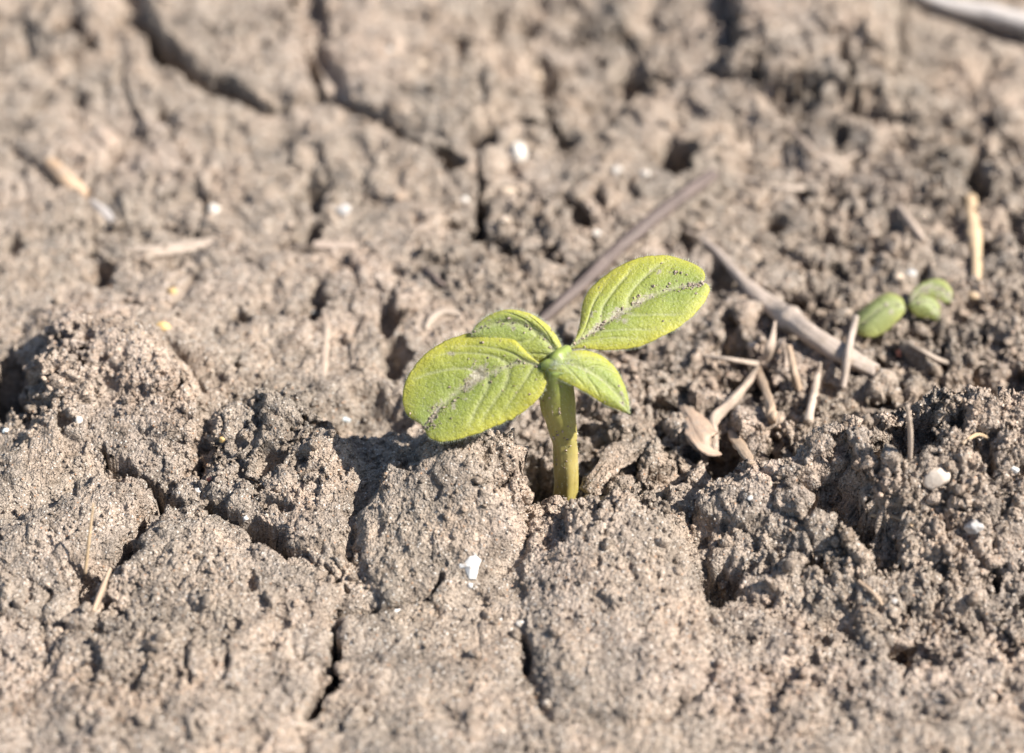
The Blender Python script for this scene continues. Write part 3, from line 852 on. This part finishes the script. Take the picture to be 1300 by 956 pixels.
for nm, A, B, r0, r1, m in (('straw_shaft', b0, e0, 0.42, 0.36, M_PALE),):
    V_, f, al, ar, _ = tube([A, (A + B) / 2 + np.array([0.25, 0, 0]), B], [r0, 0.4, r1], nseg=24, nr=8, rough=0.15, seed=10, node=[0.75])
    me = fast_mesh(nm, V_, f); attr(me, 'along', al); attr(me, 'around', ar); link(nm, me, m, sp, og)
V_, f, al, ar, _ = tube([e0 + np.array([-1.2, 0, -0.4]), e0 + np.array([0.3, 0, 0.7]), e0 + np.array([0.9, 0.1, 1.7])], [0.1, 0.13, 0.08], nseg=12, nr=6, rough=0.1, seed=11)
me = fast_mesh('straw_whisker', V_, f); attr(me, 'along', al); attr(me, 'around', ar); link('straw_whisker', me, M_DARKROOT, sp, og)
stick('straw', [(1233,250,1.2),(1236,285,1.5),(1240,330,1.3),(1237,378,0.4)], [1.0,1.25,1.0,0.95], M_STRAW, 'golden straw lying just past the half buried sprout', 'straw', rough=0.12, seed=12, flat=0.6, node=[0.4])
stick('straw', [(1140,262,1.0),(1155,282,1.3),(1172,305,0.8)], [0.5,0.7,0.5], M_PINK, 'small pinkish straw on the soil behind the sprout', 'straw', rough=0.12, seed=13)
stick('straw', [(150,316,-0.5),(200,318,-0.1),(255,310,-0.1),(308,306,-0.5)], [0.9,1.4,1.3,1.0], M_PALE, 'broad pale flat straw sunk in the far soil beyond the rounded mound', 'straw', rough=0.08, seed=14, flat=0.45)
stick('straw', [(398,310,-0.2),(425,312,0.0),(452,312,-0.3)], [0.8,1.0,0.8], M_PINK, 'short pinkish straw end on the far soil', 'straw', rough=0.1, seed=15, flat=0.6)
stick('straw', [(62,207,-0.2),(85,230,0.1),(108,248,-0.4)], [1.3,1.6,1.2], M_OCHRE_ST, 'orange brown stubby straw piece on the far soil', 'straw', rough=0.12, seed=16)
stick('straw', [(116,256,-0.4),(135,272,-0.1),(152,290,-0.5)], [0.7,1.0,0.7], M_GREYWOOD, 'grey pale straw piece following the orange brown one', 'straw', rough=0.12, seed=17)
stick('straw', [(415,408,-0.2),(413,440,0.2),(410,478,-0.3)], [0.6,0.8,0.6], M_BARK, 'pale straw half sunk beside dark crevices', 'straw', rough=0.12, seed=18, flat=0.5)
stick('stick', [(1150,-14,1.5),(1195,4,2.2),(1250,16,2.6),(1330,36,2.6)], [1.0,1.4,1.9,2.0], M_GREYWOOD, 'silvery weathered stick with a dark shadow beneath it', 'stick', rough=0.10, seed=19)
stick('straw', [(1286,88,0.6),(1305,74,1.4)], [0.55,0.6], M_PALE, 'tiny straw end under the silvery stick', 'straw', rough=0.1, seed=20)
p0 = hit(108, 728); V_, f, al, ar, _ = tube([p0, p0 + np.array([0.9, 1.5, 5.2]), p0 + np.array([1.9, 4.0, 11.0])], [0.26, 0.26, 0.16], nseg=24, nr=8, rough=0.1, seed=21)
me = fast_mesh('straw_fibre', V_, f); attr(me, 'along', al); attr(me, 'around', ar)
tag(link('straw_fibre', me, M_STRAW, origin=tuple(p0)), 'thin upright golden straw fibre on the sandy ledge', 'straw')
stick('rootlet', [(118,776,0.1),(128,752,0.9),(140,722,1.3)], [0.38,0.4,0.3], M_ROOT, 'brown rootlet leaning beside the upright straw fibre', 'rootlet', rough=0.2, seed=22)
stick('rootlet', [(1143,432,0.0),(1170,445,0.3),(1202,460,0.3),(1250,461,0.0)], [0.3,0.4,0.4,0.25], M_CRUST, 'thin pale rootlet running along the soil in front of the sprout', 'rootlet', rough=0.15, seed=23)
stick('rootlet', [(540,418,0.0),(548,404,0.4),(562,396,0.5),(584,398,0.0)], [0.4,0.6,0.6,0.4], M_CRUST, 'bent soil crusted rootlet behind the biggest leaf', 'rootlet', rough=0.2, seed=24)
stick('rootlet', [(1222,563,0.3),(1240,552,1.0),(1255,556,0.5)], [0.25,0.3,0.2], M_STRAW, 'fine curved rootlet above the angular cream stone', 'rootlet', rough=0.15, seed=25)
stick('rootlet', [(1215,622,0.2),(1238,612,0.9),(1246,602,0.4)], [0.28,0.32,0.2], M_ROOT, 'fine tan rootlet hooked past the angular cream stone', 'rootlet', rough=0.15, seed=26)
stick('rootlet', [(1105,654,0.4),(1135,656,0.7),(1158,668,0.3)], [0.3,0.32,0.2], M_STRAW, 'fine straw thread under the hollow of the crumbly clod', 'rootlet', rough=0.15, seed=27)
stick('rootlet', [(1090,738,0.3),(1110,755,0.7),(1120,768,0.3)], [0.28,0.32,0.25], M_ROOT, 'fine rootlet at the lower slope of the crumbly clod', 'rootlet', rough=0.15, seed=28)
stick('rootlet', [(1000,160,-0.2),(1050,205,0.1),(1090,195,-0.1)], [0.35,0.4,0.3], M_PINK, 'pale rootlet on the far soil in front of the straight dark crack', 'rootlet', rough=0.15, seed=29)
stick('rootlet', [(940,225,-0.1),(1010,240,0.2),(1080,215,-0.1)], [0.35,0.5,0.3], M_PALE, 'long pale rootlet beyond the end of the dark twig', 'rootlet', rough=0.15, seed=30)
stick('twig', [(746,626,0.2),(766,600,1.6),(790,582,1.8),(826,560,0.2)], [0.9,1.7,1.8,1.1], M_SOIL, 'stubby woody fragment crusted with soil right beside the stem', 'wood fragment', rough=0.45, seed=31, flat=0.7, nseg=80, nr=28)
stick('twig', [(538,340,0.6),(552,352,1.0),(566,364,0.4)], [0.35,0.4,0.3], M_TWIG, 'small dark twig splinter on the far soil left of the long twig', 'twig', rough=0.15, seed=32)

# ------------------------------------------------------------------ leaves
def resample(P, n):
    P = np.asarray(P, float)
    C = catmull(P, 12 * len(P))
    L = np.concatenate([[0], np.cumsum(np.linalg.norm(np.diff(C, axis=0), axis=1))])
    t = np.linspace(0, L[-1], n)
    return np.stack([np.interp(t, L, C[:, k]) for k in range(C.shape[1])], -1)

def leaf(name, parent, org, mat, base, upper, lower, mid, z0, gx, gy, cup=1.0, droop=0.0, thick=0.36, veins=True, dust_amt=0.35, ns=90, nt_=61, vein_n=4, hairs=520, hair_len=0.55, specks=60, seed=1, fuzz=0, fold=0.0, puff=0.0, patches=(), asym=0.3, label=None):
    p0 = at(base[0], base[1], z0)
    U3 = resample([onplane(u, v, p0, gx, gy) for u, v in [base] + upper], ns)
    L3 = resample([onplane(u, v, p0, gx, gy) for u, v in [base] + lower], ns)
    M3 = resample([onplane(u, v, p0, gx, gy) for u, v in [base] + mid], ns)
    nrm = np.array([-gx, -gy, 1.0]); nrm /= np.linalg.norm(nrm)
    s = np.linspace(0, 1, ns)[:, None]; t = np.linspace(-1, 1, nt_)[None, :]
    at_ = np.abs(t)
    E = np.where((t > 0)[..., None], U3[:, None, :], L3[:, None, :])
    S = M3[:, None, :] + (E - M3[:, None, :]) * at_[..., None]
    for E3, sd_ in ((U3, 1), (L3, 2)):
        jit = 1 + 0.016 * perlin(np.arange(ns) * 1.0, np.zeros(ns) + seed, np.zeros(ns) + sd_, 4.0, 3) + 0.012 * perlin(np.arange(ns) * 1.0, np.zeros(ns) + seed, np.zeros(ns) + sd_, 1.7, 5)
        E3[:] = M3 + (E3 - M3) * jit[:, None]
    E = np.where((t > 0)[..., None], U3[:, None, :], L3[:, None, :])
    S = M3[:, None, :] + (E - M3[:, None, :]) * at_[..., None]
    wd = np.where(t > 0, np.linalg.norm(U3 - M3, axis=1)[:, None], np.linalg.norm(L3 - M3, axis=1)[:, None])
    dm = at_ * wd                                              # mm from the midrib
    vein = np.exp(-(dm / 0.42) ** 2) * (1 - 0.35 * s)
    relief = -0.42 * np.exp(-(dm / 0.6) ** 2) * (1 - 0.5 * s)
    if veins:
        rr_ = np.random.default_rng(seed)
        for sgn in (-1, 1):
            for k in range(vein_n):
                s0 = 0.03 + 0.62 * (k / vein_n) ** 1.1 + rr_.uniform(-0.03, 0.03) + (0.03 if sgn > 0 else 0)
                cv = s0 + (0.52 - 0.22 * k / vein_n) * at_ ** 1.35 + 0.012 * np.sin(at_ * 11 + k)
                d = (s - cv) * 24.0
                m_ = (np.sign(t) == sgn) * np.clip((0.9 - at_) / 0.25, 0, 1) * np.clip(dm / 0.5, 0, 1)
                vein = np.maximum(vein, 0.8 * np.exp(-(d / 0.30) ** 2) * m_)
                relief = relief - 0.26 * np.exp(-(d / 0.55) ** 2) * m_
        relief = relief + 0.16 * perlin(S[..., 0], S[..., 1], S[..., 2], 3.2, seed + 60)
    envelope = np.sin(np.pi * np.clip(s, 0, 1) ** 0.8) ** 0.5
    off = relief * np.clip(envelope + 0.1, 0, 1) + cup * (0.55 * at_ - 1.25 * at_ ** 3) * envelope - droop * s ** 2.5 + fold * at_ * envelope
    off = off + puff * (1 - at_ ** 2) * envelope + 0.35 * np.sin(s * 9 + seed) * at_ ** 3 * envelope
    S = S + nrm * off[..., None]
    top = S.reshape(-1, 3)
    du = np.gradient(S, axis=0); dv = np.gradient(S, axis=1)
    N = np.cross(dv, du); ln = np.linalg.norm(N, axis=2, keepdims=True); N = np.where(ln > 1e-6, N / np.maximum(ln, 1e-6), nrm)
    if (N.reshape(-1, 3) @ nrm).mean() < 0: N = -N
    th = thick * np.clip((1 - at_ ** 6), 0.0, 1)[..., None] * np.clip(np.minimum(s * 14, (1 - s) * 14), 0.12, 1)[..., None]
    bot = (S - N * (th + 0.06)).reshape(-1, 3)
    i = np.arange(ns * nt_).reshape(ns, nt_); o_ = ns * nt_
    q = np.stack([i[:-1, :-1], i[:-1, 1:], i[1:, 1:], i[1:, :-1]], -1).reshape(-1, 4)
    qb = q[:, ::-1] + o_
    rim = []
    for a in (i[:, 0], i[:, -1][::-1]):
        rim.append(np.stack([a[:-1], a[1:], a[1:] + o_, a[:-1] + o_], -1))
    for a in (i[0, ::-1], i[-1, :]):
        rim.append(np.stack([a[:-1], a[1:], a[1:] + o_, a[:-1] + o_], -1))
    me = fast_mesh(name, np.concatenate([top, bot]), [q, qb] + rim)
    rr_ = np.random.default_rng(seed + 5)
    dust = dust_amt * (0.40 * np.exp(-(dm / 1.0) ** 2) + 0.22 * vein) + 0.2 * dust_amt
    for cs, ct, rad in patches:
        dust = dust + 0.34 * np.exp(-((((s - cs) * 22) ** 2 + ((t - ct) * 8) ** 2) / rad ** 2))
    for _ in range(3):
        cs, ct, rad = rr_.uniform(0.25, 0.95), rr_.uniform(-0.7, 0.7), rr_.uniform(0.5, 1.2)
        dd = np.sqrt(((s - cs) * 22) ** 2 + ((t - ct) * 8) ** 2)
        dust = dust + 0.30 * dust_amt / 0.35 * np.exp(-(dd / rad) ** 2)
    one = np.ones_like(dm)
    margin = (at_ ** 2.2) * one * 0.85 + 0.22 * (1 - s) * one + asym * np.clip(t, 0, 1) * (1 - s) * one
    for nm_, a in (('vein', vein * one), ('margin', margin), ('dust', dust * one)):
        a = np.broadcast_to(a, (ns, nt_)).reshape(-1); attr(me, nm_, np.concatenate([a, a]))
    lo = link(name, me, mat, parent, org)
    if label: lo['label'] = label
    # hairs
    hv, hf = [], []
    def hair(p, d, L, r):
        d = d / np.linalg.norm(d); a = np.cross(d, [0.3, 0.5, 0.8]); a /= np.linalg.norm(a); b = np.cross(d, a)
        k = len(hv); hv.extend([p + a * r, p - a * r * 0.5 + b * r * 0.87, p - a * r * 0.5 - b * r * 0.87, p + d * L])
        hf.extend([[k, k + 1, k + 3], [k + 1, k + 2, k + 3], [k + 2, k, k + 3]])
    for _ in range(hairs):
        si = rr_.integers(3, ns - 1); tj = 0 if rr_.random() < 0.5 else nt_ - 1
        p = S[si, tj]; outd = p - M3[si]; outd = outd / (np.linalg.norm(outd) + 1e-6)
        hair(p, outd + nrm * rr_.uniform(-0.3, 0.6) + rr_.normal(size=3) * 0.25, hair_len * rr_.uniform(0.5, 1.3), 0.022)
    for _ in range(int(hairs * 2.2)):
        si, tj = rr_.integers(2, ns - 2), rr_.integers(2, nt_ - 2)
        hair(S[si, tj], N[si, tj] + rr_.normal(size=3) * 0.35, hair_len * rr_.uniform(0.3, 0.8), 0.016)
    for _ in range(fuzz):
        si = int(np.clip(abs(rr_.normal(0, 0.16)) * ns, 1, ns - 2)); tj = rr_.integers(4, nt_ - 4)
        hair(S[si, tj], N[si, tj] * 0.8 + (M3[0] - M3[-1]) / 25 + rr_.normal(size=3) * 0.4, rr_.uniform(0.6, 1.5), 0.022)
    if hv:
        ho = link('leaf_hairs', fast_mesh('leaf_hairs', np.array(hv), [np.array(hf)]), M_HAIR, lo, None)
        # stored relative to the same origin as the leaf
        c = np.empty(len(ho.data.vertices) * 3, F); ho.data.vertices.foreach_get('co', c)
        ho.data.vertices.foreach_set('co', (c.reshape(-1, 3) - (np.asarray(org) * MM).astype(F)).ravel()); ho.data.update()
        ho['kind'] = 'stuff'
    if specks:
        sv, sf = [], []
        for _ in range(specks):
            if rr_.random() < 0.65: si, tj = rr_.integers(4, ns - 2), int(np.clip(nt_ // 2 + rr_.normal(0, 3.2), 2, nt_ - 3))
            else: si, tj = rr_.integers(4, ns - 3), rr_.integers(3, nt_ - 3)
            if patches and rr_.random() < 0.45:
                pc = patches[rr_.integers(0, len(patches))]
                si = int(np.clip((pc[0] + rr_.normal() * pc[2] * 0.6 / 22) * ns, 3, ns - 3)); tj = int(np.clip((pc[1] + rr_.normal() * pc[2] * 0.6 / 8 + 1) / 2 * nt_, 2, nt_ - 3))
            r_ = 0.045 + 0.2 * rr_.random() ** 3.5
            vv = rock_shape(ICO1, int(rr_.integers(1, 5000)), 0.6, 3) * r_ * rr_.uniform(0.5, 1.5, 3)
            sf.append(ICO1[1] + len(sv) * 12 if False else ICO1[1] + sum(len(a) for a in sv)); sv.append(vv + S[si, tj] + N[si, tj] * r_ * 0.3)
        sm = fast_mesh('soil_specks', np.concatenate(sv) - np.asarray(org), [np.concatenate(sf)])
        attr(sm, 'tint', rr_.uniform(0.4, 1.0, len(sm.vertices)))
        so_ = link('soil_specks', sm, M_CRUMB, lo); so_['kind'] = 'stuff'
    return lo

# ------------------------------------------------------------------ the seedling
foot = at(717, 645, -6.0)
seed = empty('seedling', foot, 'yellow green seedling with four rounded leaves on a pale stem', 'seedling')
org = tuple(foot)
def stem_pt(v, u):                                           # the stem stands in the upright plane through its foot
    d = ray(u, v); t = (foot[1] - CAM[1]) / d[1]; return CAM + d * t
ZTOP = stem_pt(468, 706)[2]
P = [stem_pt(v, u) for u, v in ((718, 668), (717, 640), (718, 595), (716, 555), (709, 520), (707, 490), (707, 464))]
V_, f, al, ar, _ = tube(P, [1.9, 1.9, 1.95, 2.05, 2.5, 2.5, 1.9], nseg=90, nr=32, rough=0.07, seed=50)
me = fast_mesh('stem', V_, f); attr(me, 'along', al / al.max()); attr(me, 'around', ar)
stem = link('stem', me, M_STEM, seed, org)
rs = np.random.default_rng(77); sv, sf = [], []
ring = V_[:-2].reshape(90, 32, 3)
for k in range(150):
    si = int(np.clip(rs.choice([rs.normal(66, 4), rs.normal(50, 3), rs.uniform(8, 84)]), 4, 86)); aj = rs.integers(0, 32)
    r_ = 0.06 + 0.22 * rs.random() ** 2.5
    sv.append(rock_shape(ICO1, int(rs.integers(1, 4000)), 0.6, 3) * r_ + ring[si, aj] - np.array(org)); sf.append(ICO1[1] + 12 * k)
sm = fast_mesh('soil_specks', np.concatenate(sv), [np.concatenate(sf)])
attr(sm, 'tint', rs.uniform(0.2, 0.9, len(sm.vertices)))
link('soil_specks', sm, M_CRUMB, stem)['kind'] = 'stuff'
hv, hf = [], []
for k in range(520):
    si, aj = rs.integers(10, 88), rs.integers(0, 32)
    p = ring[si, aj]; d = p - ring[si].mean(0); d = d / np.linalg.norm(d) + rs.normal(size=3) * 0.3
    a_ = np.cross(d, [0.1, 0.2, 1.0]); a_ = a_ / np.linalg.norm(a_) * 0.02; L_ = rs.uniform(0.2, 0.55)
    hv += [p + a_, p - a_, p + np.array([0, 0, 0.03]), p + d * L_]; q_ = 4 * k
    hf += [[q_, q_ + 1, q_ + 3], [q_ + 1, q_ + 2, q_ + 3], [q_ + 2, q_, q_ + 3]]
hm = fast_mesh('stem_hairs', np.array(hv) - np.array(org), [np.array(hf)])
link('stem_hairs', hm, M_HAIR, stem)['kind'] = 'stuff'
print('stem top z', ZTOP, 'foot', foot)
ZT = ZTOP
leaf('cotyledon', seed, org, M_COTY, (690, 465),
     [(673,451),(649,428),(619,420),(595,421),(575,426),(552,438),(534,453),(520,471),(512,491),(510,507),(515,525),(529,535),(537,541)],
     [(692,475),(693,487),(687,500),(673,514),(651,529),(627,540),(603,550),(579,557),(560,560),(546,556),(540,549),(537,541)],
     [(659,460),(627,472),(603,482),(579,498),(560,515),(545,531),(537,541)],
     ZT + 0.6, 0.19, 0.76, cup=1.2, droop=0.5, vein_n=3, dust_amt=0.50, specks=330, patches=[(0.42,0.22,1.6),(0.5,0.08,1.4),(0.56,-0.06,1.0),(0.9,-0.12,1.2),(0.83,0.12,1.1),(0.93,-0.5,0.9),(0.86,-0.45,0.6)], seed=1, label='broad drooping leaf with a dusty midrib and notched tip')
leaf('cotyledon', seed, org, M_COTY, (720, 442),
     [(730,430),(736,407),(739,385),(745,368),(759,353),(781,338),(805,328),(829,323),(853,324),(872,329),(887,336),(894,344),(895,352),(892,358)],
     [(740,441),(759,441),(786,440),(815,435),(841,425),(863,413),(880,399),(892,385),(899,373),(901,364),(897,359),(892,358)],
     [(735,432),(752,421),(776,403),(805,387),(836,372),(865,363),(892,358)],
     ZT + 1.2, 0.05, 0.405, cup=1.1, vein_n=3, dust_amt=0.52, specks=360, patches=[(0.95,-0.3,1.5),(0.9,-0.1,1.1),(0.25,0.0,1.2),(0.4,0.03,1.3),(0.55,0.05,1.0),(0.8,0.5,0.7),(0.66,0.2,0.7)], seed=2, label='long raised leaf with a dark dusty midrib and notched tip')
leaf('young_leaf', seed, org, M_LEAF, (709, 458),
     [(714,448),(711,436),(704,424),(694,412),(672,398),(646,393),(623,399),(606,411),(596,425)],
     [(702,464),(690,466),(672,462),(650,452),(625,440),(607,431),(596,425)],
     [(704,446),(690,428),(668,414),(640,409),(615,415),(596,425)],
     ZT + 0.4, 0.20, 1.15, cup=0.8, vein_n=2, dust_amt=0.48, specks=50, seed=3, fuzz=120, label='small folded leaf half hidden behind the broad drooping leaf')
leaf('young_leaf', seed, org, M_LEAF, (706, 462),
     [(711,452),(719,446),(738,442),(754,445),(769,452),(783,464),(793,481),(799,500),(800,526)],
     [(698,467),(711,478),(733,490),(757,503),(779,515),(795,523),(800,526)],
     [(722,461),(742,468),(765,482),(785,502),(800,526)],
     ZT + 1.6, -0.317, 0.484, cup=1.3, vein_n=2, dust_amt=0.40, specks=30, seed=4, fuzz=420, label='small pointed yellow leaf with a hairy base')
V_, f, al, ar, _ = tube([at(713, 466, ZT - 1.0), at(708, 456, ZT + 1.2), at(721, 443, ZT + 1.3)], [1.9, 1.4, 0.8], nseg=24, nr=16, rough=0.08, seed=51)
me = fast_mesh('growing_tip', V_, f); attr(me, 'along', np.full(len(V_), 1.0)); attr(me, 'around', ar)
link('growing_tip', me, M_STEM, seed, org)
V_, f, al, ar, _ = tube([at(712, 470, ZT - 0.8), at(700, 464, ZT + 0.7), at(688, 465, ZT + 0.5)], [1.7, 1.2, 0.7], nseg=24, nr=16, rough=0.08, seed=52)
me = fast_mesh('leaf_stalk', V_, f); attr(me, 'along', np.full(len(V_), 1.0)); attr(me, 'around', ar)
link('leaf_stalk', me, M_STEM, seed, org)

# ------------------------------------------------------------------ the half buried sprout
spf = hit(1148, 400)
spr = empty('sprout', spf, 'small half buried sprout with two curled pale green seed leaves', 'sprout')
so_ = tuple(spf); zz = spf[2]
leaf('seed_leaf', spr, so_, M_SPROUT, (1150, 393), [(1145,379),(1128,371),(1108,379),(1092,393),(1082,408),(1084,423)], [(1142,405),(1124,419),(1103,428),(1084,423)], [(1132,392),(1112,403),(1089,421)],
     zz + 2.0, 0.25, 0.35, cup=0.5, puff=2.0, thick=1.6, vein_n=2, dust_amt=0.42, ns=40, nt_=31, veins=False, hairs=0, specks=30, seed=6, label='yellow green seed leaf lying on the soil')
leaf('seed_leaf', spr, so_, M_SPROUT, (1152, 387), [(1163,377),(1178,374),(1190,381),(1194,394),(1191,408)], [(1156,394),(1166,400),(1179,404),(1191,408)], [(1170,387),(1183,395),(1191,408)],
     zz + 2.2, -0.2, 0.35, cup=0.4, puff=1.6, thick=1.6, vein_n=2, dust_amt=0.46, ns=40, nt_=31, veins=False, hairs=0, specks=30, seed=7, label='dusty pale green seed leaf')
leaf('seed_leaf', spr, so_, M_SPROUT, (1153, 384), [(1156,372),(1168,358),(1186,353),(1200,358),(1209,370),(1208,384)], [(1166,380),(1178,378),(1190,380),(1200,384),(1208,384)], [(1164,374),(1178,366),(1192,367),(1202,375),(1208,384)],
     zz + 1.2, 0.1, 0.3, cup=0.3, puff=0.7, thick=1.2, vein_n=1, dust_amt=0.72, ns=40, nt_=31, veins=False, hairs=0, specks=30, seed=8, label='faint curled rim of the dusty seed leaf')
